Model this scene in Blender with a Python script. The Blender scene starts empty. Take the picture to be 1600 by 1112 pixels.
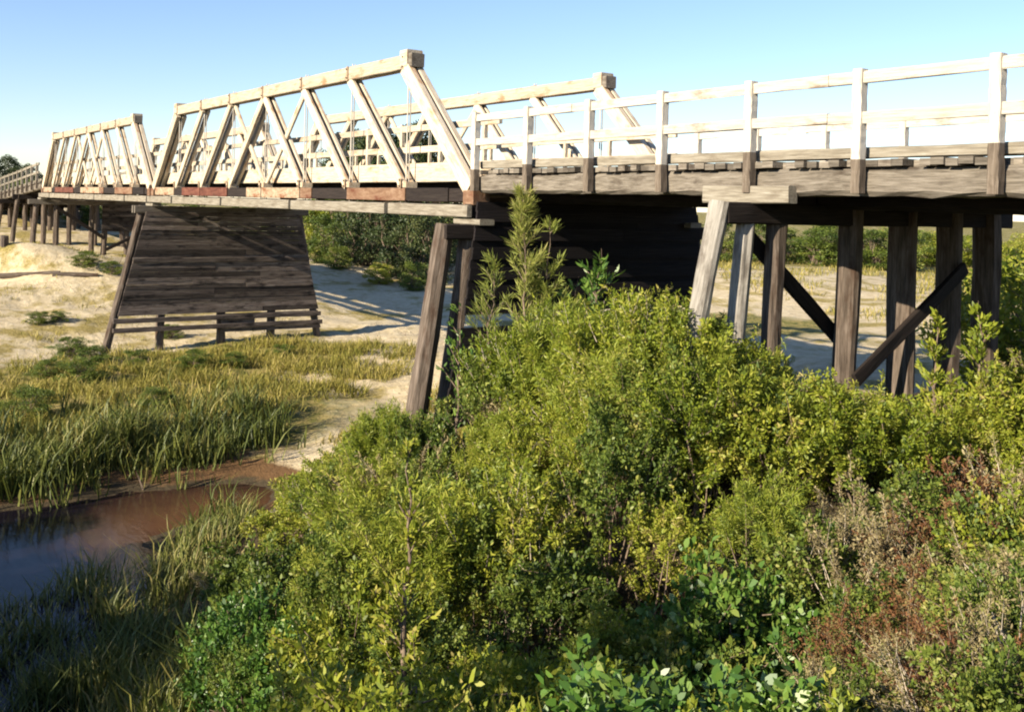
import bpy, math, random
import numpy as np
from mathutils import Vector, Matrix
random.seed(7); rng = np.random.default_rng(7)
S = bpy.context.scene
COL = S.collection

# ------------------------------------------------------------------ camera, sky, sun
TH = math.atan(1080/1600); RO = math.radians(1.5); EYE = 8.0      # water level is z = 0
F = Vector((-math.cos(TH), math.sin(TH), 0)); R0 = Vector((math.sin(TH), math.cos(TH), 0)); UP = Vector((0, 0, 1))
CR = R0*math.cos(RO) + UP*math.sin(RO); CU = UP*math.cos(RO) - R0*math.sin(RO)
cam_d = bpy.data.cameras.new('camera'); cam = bpy.data.objects.new('camera', cam_d); COL.objects.link(cam)
cam.matrix_world = Matrix(((CR.x, CU.x, -F.x, 0), (CR.y, CU.y, -F.y, 0), (CR.z, CU.z, -F.z, EYE), (0, 0, 0, 1)))
cam_d.sensor_width = 36; cam_d.lens = 36; cam_d.shift_y = -236/1600; cam_d.clip_end = 6000
S.camera = cam
CAMP = Vector((0, 0, EYE))
def at(px, py, Z):
    Z = float(Z); return CAMP + Z*(F + CR*((px-800)/1600) + CU*((320-py)/1600))
def proj(p):
    d = Vector(p) - CAMP; z = d.dot(F)
    return 800+1600*d.dot(CR)/z, 320-1600*d.dot(CU)/z, z

SUN = Vector((0.13, -1.0, 0.435)).normalized()
el = math.asin(SUN.z)
wd = bpy.data.worlds.new('World'); S.world = wd; wd.use_nodes = True
nt = wd.node_tree; bg = nt.nodes['Background']
sky = nt.nodes.new('ShaderNodeTexSky'); sky.sky_type = 'NISHITA'; sky.sun_disc = False
sky.sun_elevation = el; sky.sun_rotation = math.atan2(SUN.x, SUN.y)
sky.air_density = 1.0; sky.dust_density = 0.0; sky.ozone_density = 3.0
tint = nt.nodes.new('ShaderNodeMix'); tint.data_type = 'RGBA'; tint.blend_type = 'MULTIPLY'; tint.inputs[0].default_value = 1; tint.inputs[7].default_value = (1.0, 0.965, 1.05, 1)
nt.links.new(sky.outputs[0], tint.inputs[6]); nt.links.new(tint.outputs[2], bg.inputs[0]); bg.inputs[1].default_value = 0.076
sl = bpy.data.lights.new('sun', 'SUN'); so = bpy.data.objects.new('sun', sl); COL.objects.link(so)
sl.energy = 4.6; sl.angle = math.radians(0.5); sl.color = (1, 0.88, 0.68)
so.rotation_euler = SUN.to_track_quat('Z', 'Y').to_euler(); so.location = (0, -40, 60)
S.view_settings.view_transform = 'Standard'; S.view_settings.look = 'None'
S.view_settings.exposure = 1.3; S.view_settings.gamma = 1
S.cycles.filter_width = 2.0
S.cycles.max_bounces = 5; S.cycles.diffuse_bounces = 1; S.cycles.transparent_max_bounces = 4

# ------------------------------------------------------------------ materials
def new_mat(name):
    m = bpy.data.materials.new(name); m.use_nodes = True
    return m, m.node_tree, m.node_tree.nodes['Principled BSDF']
def N(t, kind, **kw):
    n = t.nodes.new(kind)
    for k, v in kw.items(): setattr(n, k, v)
    return n
def ramp(t, src, stops):
    r = N(t, 'ShaderNodeValToRGB'); e = r.color_ramp.elements
    while len(e) < len(stops): e.new(0.5)
    for i, (p, c) in enumerate(stops): e[i].position = p; e[i].color = (*c, 1) if len(c) == 3 else c
    t.links.new(src, r.inputs[0]); return r.outputs[0]
def noise(t, vec, scale, detail=5, rough=0.6):
    n = N(t, 'ShaderNodeTexNoise'); n.inputs['Scale'].default_value = scale
    n.inputs['Detail'].default_value = detail; n.inputs['Roughness'].default_value = rough
    if vec is not None: t.links.new(vec, n.inputs['Vector'])
    return n.outputs['Fac']
def mapped(t, sc, out='Object'):
    tc = N(t, 'ShaderNodeTexCoord'); m = N(t, 'ShaderNodeMapping'); m.inputs['Scale'].default_value = sc
    t.links.new(tc.outputs[out], m.inputs['Vector']); return m.outputs[0]
def mixc(t, fac, a, b, mode='MIX'):
    m = N(t, 'ShaderNodeMix', data_type='RGBA', blend_type=mode)
    for s, v in ((0, fac), (6, a), (7, b)):
        if hasattr(v, 'links') or isinstance(v, bpy.types.NodeSocket): t.links.new(v, m.inputs[s])
        else: m.inputs[s].default_value = v if s == 0 else (*v, 1)
    return m.outputs[2]
def bump(t, p, src, strength=0.4, dist=0.02):
    b = N(t, 'ShaderNodeBump'); b.inputs['Strength'].default_value = strength; b.inputs['Distance'].default_value = dist
    t.links.new(src, b.inputs['Height']); t.links.new(b.outputs[0], p.inputs['Normal'])
def island(t):
    return N(t, 'ShaderNodeNewGeometry').outputs['Random Per Island']

def timber(name, dark, mid, light, stain=None, amount=0.0, sc=(0.6, 9, 9), tone=0.35):
    """grain runs along local X; each plank or member has its own tone"""
    m, t, p = new_mat(name)
    v = mapped(t, sc)
    g = noise(t, v, 3.0, 8, 0.7)
    c = ramp(t, g, [(0.28, dark), (0.5, mid), (0.72, light)])
    if stain:
        s = ramp(t, noise(t, mapped(t, (0.9, 2.5, 2.5)), 1.3, 6, 0.65), [(0.56-amount*0.3, (0, 0, 0)), (0.70-amount*0.3, (1, 1, 1))])
        c = mixc(t, s, c, stain)
    k = ramp(t, island(t), [(0, (1-tone,)*3), (1, (1+tone*0.4,)*3)])
    c = mixc(t, 1.0, c, k, 'MULTIPLY')
    oi = N(t, 'ShaderNodeObjectInfo')
    k2 = ramp(t, oi.outputs['Random'], [(0, (1-tone*0.5,)*3), (1, (1.0,)*3)])
    c = mixc(t, 1.0, c, k2, 'MULTIPLY')
    t.links.new(c, p.inputs['Base Color']); p.inputs['Roughness'].default_value = 0.85
    p.inputs['Specular IOR Level'].default_value = 0.2
    bump(t, p, g, 0.6, 0.03)
    return m
M = {}
M['paint'] = timber('weathered_cream_paint', (0.34, 0.255, 0.165), (0.565, 0.475, 0.355), (0.66, 0.60, 0.49), (0.40, 0.24, 0.13), 0.06, tone=0.28)
M['white'] = timber('white_rail_paint', (0.40, 0.34, 0.26), (0.58, 0.53, 0.45), (0.65, 0.61, 0.54), (0.26, 0.20, 0.15), 0.0, tone=0.18)
M['grey'] = timber('silvery_weathered_timber', (0.065, 0.053, 0.042), (0.205, 0.175, 0.14), (0.34, 0.30, 0.25), (0.085, 0.066, 0.05), 0.08, tone=0.5)
M['postwood'] = timber('bare_post_timber', (0.05, 0.038, 0.028), (0.15, 0.118, 0.09), (0.26, 0.215, 0.17), tone=0.3)
M['pale'] = timber('bleached_timber', (0.12, 0.10, 0.075), (0.26, 0.228, 0.178), (0.38, 0.35, 0.29), (0.16, 0.13, 0.095), 0.0, tone=0.3)
M['silver'] = timber('silver_grey_log', (0.12, 0.105, 0.085), (0.30, 0.275, 0.24), (0.43, 0.40, 0.36), (0.14, 0.12, 0.10), 0.05, sc=(0.5, 7, 7), tone=0.2)
M['pile'] = timber('old_pile_timber', (0.032, 0.024, 0.018), (0.125, 0.096, 0.075), (0.25, 0.20, 0.165), (0.07, 0.042, 0.028), 0.05, sc=(0.5, 7, 7), tone=0.4)
M['board'] = timber('dark_sheathing_boards', (0.028, 0.020, 0.018), (0.135, 0.104, 0.088), (0.42, 0.36, 0.30), (0.026, 0.021, 0.020), 0.14, sc=(0.35, 5, 14), tone=0.75)
M['darkwood'] = timber('dark_timber_with_shade', (0.010, 0.008, 0.007), (0.022, 0.016, 0.014), (0.04, 0.032, 0.026), tone=0.4)  # dark timber, with the shade under the deck put into its colour
M['shade_board'] = timber('boards_darkened_for_shade', (0.006, 0.005, 0.006), (0.014, 0.011, 0.012), (0.03, 0.025, 0.024), sc=(0.35, 6, 12), tone=0.5)  # near pier boards, blackened so their deep shade is in the colour
M['rust'] = timber('rusted_steel', (0.11, 0.05, 0.028), (0.22, 0.13, 0.08), (0.36, 0.25, 0.17), (0.13, 0.05, 0.028), 0.14, sc=(0.8, 2.5, 2.5), tone=0.35)
M['redrust'] = timber('red_oxide_steel', (0.06, 0.022, 0.016), (0.14, 0.05, 0.034), (0.24, 0.11, 0.07), (0.08, 0.03, 0.02), 0.1, sc=(0.8, 2.5, 2.5), tone=0.3)
M['stained'] = timber('rust_stained_paint', (0.18, 0.11, 0.065), (0.36, 0.27, 0.18), (0.50, 0.41, 0.30), (0.22, 0.10, 0.05), 0.15, sc=(1.2, 3, 3), tone=0.25)
M['steel'] = timber('grey_iron', (0.12, 0.10, 0.085), (0.22, 0.19, 0.16), (0.36, 0.33, 0.28), tone=0.2)

# ------------------------------------------------------------------ objects
def tag(o, label=None, cat=None, group=None, kind=None):
    if label: o['label'] = label
    if cat: o['category'] = cat
    if group: o['group'] = group
    if kind: o['kind'] = kind
    return o
def empty(name, loc=(0, 0, 0), parent=None):
    o = bpy.data.objects.new(name, None); COL.objects.link(o)
    o.location = loc; o.empty_display_size = 0.3
    if parent: o.parent = parent
    return o
def wloc(o):
    v = Vector((0, 0, 0))
    while o: v = v + Vector(o.location); o = o.parent
    return v
def mesh_from(name, verts, faces, mats, idx=None, smooth=False):
    me = bpy.data.meshes.new(name); me.from_pydata([tuple(v) for v in verts], [], faces)
    for m in mats: me.materials.append(m)
    if idx is not None: me.polygons.foreach_set('material_index', np.array(idx, dtype=np.int32))
    if smooth: me.polygons.foreach_set('use_smooth', np.ones(len(faces), dtype=bool))
    me.update(); return me
def link(name, me, parent=None, mat=None):
    o = bpy.data.objects.new(name, me); COL.objects.link(o)
    if mat is not None:
        if parent: mat = Matrix.Translation(-wloc(parent)) @ mat
        o.matrix_basis = mat
    if parent: o.parent = parent
    return o
def frame(p0, p1, up=UP):
    p0, p1 = Vector(p0), Vector(p1); x = (p1-p0).normalized()
    y = Vector(up).cross(x)
    if y.length < 1e-3: y = Vector((0, 1, 0)).cross(x)
    y.normalize(); z = x.cross(y); c = (p0+p1)/2
    return Matrix(((x.x, y.x, z.x, c.x), (x.y, y.y, z.y, c.y), (x.z, y.z, z.z, c.z), (0, 0, 0, 1))), (p1-p0).length
def beam_geo(L, w, h, ch=0.02, wob=0.0, seg=None, off=(0, 0)):
    """chamfered, slightly uneven squared timber along X"""
    ch = min(ch, w*0.3, h*0.3); a, b = w/2, h/2
    sec = [(-a+ch, -b), (a-ch, -b), (a, -b+ch), (a, b-ch), (a-ch, b), (-a+ch, b), (-a, b-ch), (-a, -b+ch)]
    seg = seg or max(1, int(L/0.9)) if wob else 1
    V, Fc = [], []
    for i in range(seg+1):
        x = -L/2+L*i/seg
        for (y, z) in sec:
            V.append((x, y+off[0]+random.uniform(-wob, wob), z+off[1]+random.uniform(-wob, wob)))
    for i in range(seg):
        for k in range(8):
            k2 = (k+1) % 8; Fc.append((i*8+k, i*8+k2, (i+1)*8+k2, (i+1)*8+k))
    Fc.append(tuple(range(7, -1, -1))); Fc.append(tuple(seg*8+k for k in range(8)))
    return V, [f[::-1] for f in Fc]
def beam(name, p0, p1, w, h, mat, parent, up=UP, wob=0.004, ch=0.02, pair=None):
    mx, L = frame(p0, p1, up)
    if pair:
        V, Fc = [], []
        for s in (-1, 1):
            v, f = beam_geo(L, w, h, ch, wob, off=(s*pair, 0)); n = len(V); V += v; Fc += [tuple(i+n for i in q) for q in f]
    else: V, Fc = beam_geo(L, w, h, ch, wob)
    return link(name, mesh_from(name, V, Fc, [M[mat]]), parent, mx)
def log_geo(L, r0, r1, wob=0.02, n=14):
    seg = max(3, int(L/0.6)); V, Fc = [], []
    bx, by = random.uniform(-.05, .05), random.uniform(-.05, .05); rad = [1+random.uniform(-.11, .11) for _ in range(n)]
    for i in range(seg+1):
        t = i/seg; r = r0+(r1-r0)*t
        ox, oy = bx*math.sin(3.1*t*1.7), by*math.sin(3.1*t)
        for k in range(n):
            a = 2*math.pi*k/n; q = r*rad[k]+random.uniform(-wob, wob)*0.6
            V.append((-L/2+L*t, ox+q*math.cos(a), oy+q*math.sin(a)))
    for i in range(seg):
        for k in range(n):
            k2 = (k+1) % n; Fc.append((i*n+k, (i+1)*n+k, (i+1)*n+k2, i*n+k2))
    Fc.append(tuple(range(n))); Fc.append(tuple(seg*n+k for k in range(n-1, -1, -1)))
    return V, [f[::-1] for f in Fc]
def log(name, p0, p1, r0, r1, mat, parent, wob=0.024):
    mx, L = frame(p0, p1); V, Fc = log_geo(L, r0, r1, wob)
    return link(name, mesh_from(name, V, Fc, [M[mat]]), parent, mx)
def rod(name, p0, p1, r, mat, parent):
    mx, L = frame(p0, p1); V, Fc = [], []
    for x in (-L/2, L/2):
        for k in range(8): V.append((x, r*math.cos(k*math.pi/4), r*math.sin(k*math.pi/4)))
    for k in range(8): Fc.append((k, 8+k, 8+(k+1) % 8, (k+1) % 8)[::-1])
    return link(name, mesh_from(name, V, Fc, [M[mat]]), parent, mx)
def copy_tree(o, parent=None):
    c = o.copy(); COL.objects.link(c)
    if parent: c.parent = parent
    for ch in list(o.children): copy_tree(ch, c)
    return c

BY = 12.73                                    # near face of the bridge
def P(X, W, w): return Vector((X, BY+W, EYE+w))   # w is the height above the camera

# ------------------------------------------------------------------ terrain
CTRL = [(0,0,-1.7),(6,-3,-1.6),(4,6,-1.9),(-3,-3,-2.6),(-4,3,-3.4),(-8,6,-5.4),(-2,8,-3.0),(-9,0,-6.2),(3,12.7,-1.6),(10,12,-.7),(8,20,-1.6),(25,14,.5),
 (-11.9,12.7,-3.9),(-11.9,20,-3.7),(-3,13,-2.9),(-3,20,-2.9),(-20.7,11,-6.3),(-20.7,20,-5.4),(-16,13,-5.0),(-16,20,-4.6),
 (-23.7,7.1,-7.9),(-21.9,6.0,-7.95),(-15.5,-2,-8.4),(-10.5,-2,-7.5),(-26,4,-8.6),(-24,0,-8.7),(-21,-4,-8.8),(-27,8.5,-8.35),(-25,-12,-8.8),(-22,-20,-8.8),
 (-15,8,-6.5),(-13,5.5,-6.9),(-18,9,-7.0),(-22,10,-7.3),(-20,7.0,-7.5),(-16.3,6.2,-7.3),(-19.5,5.1,-7.95),(-17.2,4.7,-7.95),(-20.5,4.2,-8.6),(-18.3,3.2,-8.6),(-17,2.2,-8.7),(-22.5,5.0,-8.5),(-14.5,2.0,-7.95),(-13,-1,-7.8),
 (-29.5,3.7,-7.85),(-29.3,8.5,-7.85),(-30,-4,-7.85),(-32,-14,-7.85),(-29.5,11.2,-7.7),(-27,14,-7.3),(-24,13.5,-6.9),(-32,14.5,-7.4),
 (-33,5,-7.4),(-35,12,-7.3),(-40,10,-7.2),(-49,10.5,-7.25),(-49,21,-7.0),(-45,0,-7.2),(-60,10,-6.5),(-60,25,-6.5),(-72.6,10.5,-3.3),(-69.5,8,-5.7),(-77,12,-4.6),(-77,21,-4.4),(-95,15,-3.2),(-120,15,-2.0),
 (-70,0,-5.6),(-60,-15,-7),(-40,-15,-7.5),(-90,-10,-4),(-56,27,-6.9),(-65,33,-6.3),(-80,40,-5.4),(-45,27,-6.7),(-40,33,-6.3),(-30,25,-5.9),(-30,33,-5.6),(-20,30,-5),(-10,30,-4.5),(0,30,-4.3),(10,40,-4.3),
 (-20,60,-4.6),(0,80,-4.6),(-60,60,-5),(40,60,-4.3),(-100,60,-4),(-100,120,-4),(0,150,-4.5),(100,100,-3),(-200,40,-2),(-300,300,-2),(300,300,-2),(0,500,-3),(-500,0,-1),(60,-60,0),(-20,-60,-7),(-120,-80,-4),(300,-100,1),(-500,-400,-1)]
CT = np.array(CTRL, float)
def ground_w(X, Y):
    X = np.asarray(X, float); Y = np.asarray(Y, float); sh = X.shape; x = X.ravel()[:, None]; y = Y.ravel()[:, None]
    d2 = (x-CT[None, :, 0])**2+(y-CT[None, :, 1])**2
    k = 1/(d2+1.0)**2.0
    h = (k*CT[None, :, 2]).sum(1)/k.sum(1)
    x = x[:, 0]; y = y[:, 0]
    h = h+0.07*np.sin(x*1.3+np.sin(y*0.9)*1.5)*np.sin(y*1.1+0.5*x)+0.03*np.sin(3.1*x+1.7*y)*np.sin(2.3*y-1.2*x)
    f = -67.5+0.9*np.sin(y*0.45)+0.5*np.sin(y*1.3+1); st = 1/(1+np.exp((x-f)*5)); h = h+0.45*(st-1/(1+np.exp((x-f)*0.35)))*np.exp(-((y-4)/17)**2)
    h = h+0.05*np.sin(x*4.1+2*np.sin(y*3))*np.sin(y*4.7+x*2)*np.exp(-((x+45)/40)**2)
    return h.reshape(sh)
def gz(x, y): return float(ground_w(np.array([x]), np.array([y]))[0])+EYE
def hit(px, py):
    """where the ray through a photo point meets the ground"""
    lo = 2.0
    for Z in np.concatenate([np.arange(3, 60, 0.25), np.arange(60, 300, 1.0)]):
        p = at(px, py, Z)
        if p.z <= gz(p.x, p.y): return p
    return at(px, py, 150)
def axis(c, a, b, n):
    t = np.linspace(-1, 1, n); return c+a*np.sinh(b*t)
n = 440
gx = axis(-26, 11, 5.6, n); gy = axis(14, 11, 5.6, n)
GX, GY = np.meshgrid(gx, gy, indexing='ij'); GW = ground_w(GX, GY)
def band(v, a, b): return np.clip((v-a)/(b-a), 0, 1)
def near(x0, y0, r, f=1.5): return np.exp(-(((GX-x0)**2+(GY-y0)**2)/r**2)**f)
soil = band(GX, -24.5, -22.5)*band(-GY, -23, -19)*band(GX, -200, -100)*(1-band(GX, 4, 14))
soil = np.maximum(soil, band(-GW, 7.75, 8.05))
grass = near(-38, 6, 8)+near(-34, 13, 5)*0.5+near(-40, -6, 12)+near(-45, 17, 5)*0.9+near(-100, 60, 30)*0.8+near(-40, 38, 9)+0.35*near(-75, 5, 10)+0.55*band(GY, 45, 90)
rustm = np.maximum(near(-30, 11, 2.2)*0.5, band(-GW, 7.55, 7.85))
me = mesh_from('ground', np.stack([GX, GY, GW+EYE], -1).reshape(-1, 3), [(i*n+j, (i+1)*n+j, (i+1)*n+j+1, i*n+j+1) for i in range(n-1) for j in range(n-1)], [], smooth=True)
ca = me.color_attributes.new('cover', 'FLOAT_COLOR', 'POINT')
ca.data.foreach_set('color', np.stack([np.clip(soil, 0, 1), np.clip(grass, 0, 1), np.clip(rustm, 0, 1), np.ones_like(soil)], -1).ravel().astype(np.float32))
gm, t, p = new_mat('river_bank_ground')
v = mapped(t, (1, 1, 1))
n1 = noise(t, v, 0.35, 8, 0.65); n2 = noise(t, v, 2.2, 8, 0.7); n3 = noise(t, v, 14, 4, 0.6); n4 = noise(t, v, 0.11, 6, 0.6)
sand = ramp(t, n2, [(0.3, (0.42, 0.33, 0.20)), (0.5, (0.56, 0.46, 0.30)), (0.7, (0.63, 0.54, 0.38))])
dry = ramp(t, n3, [(0.35, (0.20, 0.15, 0.05)), (0.5, (0.33, 0.26, 0.09)), (0.68, (0.42, 0.34, 0.15))])
grn = ramp(t, n3, [(0.35, (0.06, 0.07, 0.02)), (0.6, (0.16, 0.16, 0.04))])
c = mixc(t, ramp(t, n1, [(0.50, (0, 0, 0)), (0.60, (1, 1, 1))]), sand, dry)
vc = N(t, 'ShaderNodeVertexColor', layer_name='cover'); sp = N(t, 'ShaderNodeSeparateColor'); t.links.new(vc.outputs[0], sp.inputs[0])
def thresh(src, nz, lo, hi):
    ad = N(t, 'ShaderNodeMath', operation='ADD'); t.links.new(src, ad.inputs[0]); t.links.new(nz, ad.inputs[1])
    return ramp(t, ad.outputs[0], [(lo, (0, 0, 0)), (hi, (1, 1, 1))])
def half(nz):
    mu = N(t, 'ShaderNodeMath', operation='MULTIPLY_ADD'); t.links.new(nz, mu.inputs[0]); mu.inputs[1].default_value = 0.8; mu.inputs[2].default_value = -0.4; return mu.outputs[0]
c = mixc(t, thresh(sp.outputs[1], half(n1), 0.3, 0.55), c, mixc(t, ramp(t, n2, [(0.42, (0, 0, 0)), (0.58, (1, 1, 1))]), dry, grn))
c = mixc(t, thresh(sp.outputs[2], half(n2), 0.4, 0.6), c, (0.15, 0.085, 0.04))
c = mixc(t, thresh(sp.outputs[0], half(n2), 0.4, 0.6), c, mixc(t, n3, (0.035, 0.025, 0.016), (0.11, 0.085, 0.05)))
t.links.new(c, p.inputs['Base Color']); p.inputs['Roughness'].default_value = 0.95; p.inputs['Specular IOR Level'].default_value = 0.1
mb = N(t, 'ShaderNodeMath', operation='MULTIPLY_ADD'); t.links.new(noise(t, v, 9, 6, 0.75), mb.inputs[0]); mb.inputs[1].default_value = 0.35; t.links.new(n2, mb.inputs[2])
bump(t, p, mb.outputs[0], 0.9, 0.14)
me.materials.append(gm)
tag(link('ground', me), kind='structure')

# water of the inlet
wm, t, p = new_mat('tannin_water')
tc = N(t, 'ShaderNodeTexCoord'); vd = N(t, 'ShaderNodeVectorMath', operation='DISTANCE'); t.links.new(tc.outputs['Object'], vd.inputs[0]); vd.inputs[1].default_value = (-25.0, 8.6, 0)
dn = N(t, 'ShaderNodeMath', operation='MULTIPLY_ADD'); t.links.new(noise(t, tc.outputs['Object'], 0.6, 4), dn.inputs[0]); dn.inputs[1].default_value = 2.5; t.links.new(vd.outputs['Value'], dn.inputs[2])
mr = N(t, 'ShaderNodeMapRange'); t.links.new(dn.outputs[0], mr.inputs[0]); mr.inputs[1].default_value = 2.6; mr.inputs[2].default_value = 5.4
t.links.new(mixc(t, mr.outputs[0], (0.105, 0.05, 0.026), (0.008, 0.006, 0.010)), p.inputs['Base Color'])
p.inputs['Roughness'].default_value = 0.10; p.inputs['IOR'].default_value = 1.33; p.inputs['Specular IOR Level'].default_value = 0.2
mp = mapped(t, (0.6, 1.6, 1)); bump(t, p, noise(t, mp, 2.6, 3), 0.12, 0.05)
wv = [(-36, -60, 0), (-8, -60, 0), (-8, 14, 0), (-36, 14, 0)]
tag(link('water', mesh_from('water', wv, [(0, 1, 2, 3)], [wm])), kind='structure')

# ------------------------------------------------------------------ bridge: truss spans
PL = 3.5; XE = -20.7
def node(k): return XE-PL*k
def planks(name, x0, x1, w_top, Wa, Wb, mat, parent, slope=0.0, ragged=0.05, base=None):
    V, Fc = [], []; x = min(x0, x1); xe = max(x0, x1); o = wloc(parent)
    while x < xe:
        wd_ = random.uniform(0.19, 0.25); dz = random.uniform(-.012, .012)
        a = Wa+random.uniform(-ragged, ragged) + (0.16 if random.random() < 0.10 else 0); b = Wb+random.uniform(-ragged, ragged)
        zz = w_top+dz+slope*(x-(base if base is not None else x0)); th = 0.10
        xa, xb = x, min(x+wd_-random.uniform(0.008, 0.03), xe); m_ = len(V)
        for (xx, WW, z_) in ((xa, a, zz-th), (xb, a, zz-th), (xb, b, zz-th), (xa, b, zz-th), (xa, a, zz), (xb, a, zz), (xb, b, zz), (xa, b, zz)):
            V.append(P(xx, WW, z_)-o)
        Fc += [tuple(m_+i for i in f) for f in ((3, 2, 1, 0), (4, 5, 6, 7), (0, 1, 5, 4), (1, 2, 6, 5), (2, 3, 7, 6), (3, 0, 4, 7))]
        x += wd_
    ob = link(name, mesh_from(name, V, Fc, [M[mat]])); ob.parent = parent; return ob

def truss(root, W, side):
    tr = empty('truss', (0, W-0.0, 0), root)
    sgn = side                                                     # outward direction in W
    def Q(k, w, dW=0): return P(node(k), W+dW, w)
    # top chord: two flitches side by side, spliced over the nodes
    beam('top_chord', Q(1, 3.72)+Vector((.22, 0, 0)), Q(7, 3.72)-Vector((.22, 0, 0)), 0.15, 0.38, 'paint', tr, pair=0.12)
    for k in (1, 7):
        s = 1 if k == 1 else -1
        beam('chord_end', Q(k, 3.74)+Vector((s*.24, 0, 0)), Q(k, 3.74)+Vector((s*.42, 0, 0)), 0.38, 0.36, 'grey', tr)
        beam('chord_shoe', Q(k, 3.80)+Vector((-.16*s, 0, 0)), Q(k, 3.80)+Vector((s*.235, 0, 0)), 0.47, 0.46, 'paint', tr)
    # end posts and braces
    for (kb, kt) in ((0, 1), (8, 7)):
        s = 1 if kb == 0 else -1
        beam('end_post', Q(kb, 0.34)+Vector((-.05*s, 0, 0)), Q(kt, 3.58), 0.19, 0.42, 'paint', tr, pair=0.13)
        beam('end_shoe', Q(kb, 0.15)+Vector((-.25*s, 0, 0)), Q(kb, 0.15)+Vector((.22*s, 0, 0)), 0.46, 0.36, 'rust', tr)
    for (kb, kt) in ((1, 2), (2, 3), (3, 4), (7, 6), (6, 5), (5, 4)):
        beam('brace', Q(kb, 0.42), Q(kt, 3.56), 0.12, 0.27, 'paint', tr, pair=0.115)
    for (kb, kt) in ((3, 4), (5, 4)):                               # counters cross the two middle panels
        beam('counter_brace', Q(kt, 0.42), Q(kb, 3.56), 0.09, 0.20, 'paint', tr)
    for k in range(1, 8):
        for d in (-.04, .04):
            rod('tension_rod', Q(k, -0.05, d), Q(k, 4.02, d), 0.019, 'white', tr)
        beam('rod_plate', Q(k, 3.925)-Vector((.13, 0, 0)), Q(k, 3.925)+Vector((.13, 0, 0)), 0.26, 0.035, 'steel', tr)
        beam('bearing_block', Q(k, 0.455)-Vector((.24, 0, 0)), Q(k, 0.455)+Vector((.24, 0, 0)), 0.34, 0.16, 'paint', tr)
    for k in range(1, 8):                                           # iron straps bolted over the nodes
        for w_, hh in ((0.50, 0.26), (3.72, 0.42)):
            beam('node_plate', Q(k, w_, sgn*0.215)-Vector((.05, 0, 0)), Q(k, w_, sgn*0.215)+Vector((.05, 0, 0)), 0.02, hh, 'stained', tr)
            for z_ in (-.3, .3):
                rod('bolt', Q(k, w_+z_*hh, sgn*0.22), Q(k, w_+z_*hh, sgn*0.26), 0.022, 'steel', tr)
    # bottom chord: a pair of steel channels, with cover plates here and there
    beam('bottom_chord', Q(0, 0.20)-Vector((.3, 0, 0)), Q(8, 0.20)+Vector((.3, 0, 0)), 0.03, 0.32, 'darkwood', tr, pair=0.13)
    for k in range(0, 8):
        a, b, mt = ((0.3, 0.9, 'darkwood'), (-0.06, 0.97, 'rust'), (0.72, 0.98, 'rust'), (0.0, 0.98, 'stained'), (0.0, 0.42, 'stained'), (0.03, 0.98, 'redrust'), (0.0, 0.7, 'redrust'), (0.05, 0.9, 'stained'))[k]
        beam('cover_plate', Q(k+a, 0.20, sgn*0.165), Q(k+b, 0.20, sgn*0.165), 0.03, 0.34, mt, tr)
    return tr

def railing(root, x0, x1, W, zb, ground=None, slope=0.0, base=0.0, first=None, step=2.135, pw=0.16, low='postwood', paint='white'):
    ra = empty('railing', (0, W, 0), root)
    dz = lambda X: slope*(X-base)
    X = first if first is not None else x0-0.4
    while X > x1:
        V, Fc = beam_geo(2.13-zb, pw, pw*0.92, 0.015, 0.006, seg=22)
        mx, L = frame(P(X, W, zb+dz(X)), P(X, W, 2.13+dz(X)), Vector((1, 0, 0)))
        cut = -L/2+(0.90-zb)+random.uniform(-.12, .06)
        idx = [0 if (sum(V[i][0] for i in f)/len(f)) > cut else 1 for f in Fc]
        link('railing_post', mesh_from('railing_post', V, Fc, [M[paint], M[low]], idx), ra, mx)
        X -= step
    for w, nm in ((2.0, 'top_rail'), (1.42, 'middle_rail')):
        mx, L = frame(P(x0, W, w+dz(x0)), P(x1, W, w+dz(x1))); V, Fc = [], []; c0 = -L/2
        while c0 < L/2-0.1:                                         # lengths of timber butted over the posts
            l_ = min(step*3, L/2-c0); v, f = beam_geo(l_-0.012, 0.085, 0.17, 0.012, 0.007, off=(random.uniform(-.012, .012), random.uniform(-.014, .014))); n_ = len(V)
            V += [(q[0]+c0+l_/2, q[1], q[2]) for q in v]; Fc += [tuple(i+n_ for i in q) for q in f]; c0 += l_
        link(nm, mesh_from(nm, V, Fc, [M[paint]]), ra, mx)
    return ra

def truss_span():
    root = empty('truss_span', P(node(4), 3.5, 0))
    truss(root, 0.22, -1); truss(root, 6.78, 1)
    for k in range(0, 9):
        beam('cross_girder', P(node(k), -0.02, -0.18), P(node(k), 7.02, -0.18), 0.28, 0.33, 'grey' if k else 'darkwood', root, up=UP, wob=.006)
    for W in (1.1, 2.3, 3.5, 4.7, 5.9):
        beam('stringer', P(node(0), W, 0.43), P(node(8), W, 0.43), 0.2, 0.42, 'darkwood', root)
        beam('stringer_block', P(node(4)-.2, W, 0.1), P(node(4)+.2, W, 0.1), 0.2, 0.2, 'darkwood', root)
    planks('decking', node(8)-.3, node(0)+.3, 0.75, 0.55, 6.45, 'grey', root, ragged=0.01)
    for W in (0.50, 6.50):
        beam('side_board', P(node(0)+.28, W, 0.79), P(node(8)-.28, W, 0.79), 0.06, 0.50, 'paint', root)
    for W in (0.66, 6.34):
        railing(root, node(0)+.3, node(8)-.3, W, 0.76, first=node(0)-.4, pw=0.12, low='paint', paint='paint')
    for W in (-0.10, 7.10):
        for a, b in ((-0.06, 1.1), (1.16, 3.05), (3.11, 5.02), (5.08, 6.9), (6.96, 8.06)):
            beam('side_beam', P(node(a), W, -0.18), P(node(b), W, -0.18), 0.13, 0.29, 'pale', root, wob=.008)
    return root
ts = truss_span()
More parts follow.
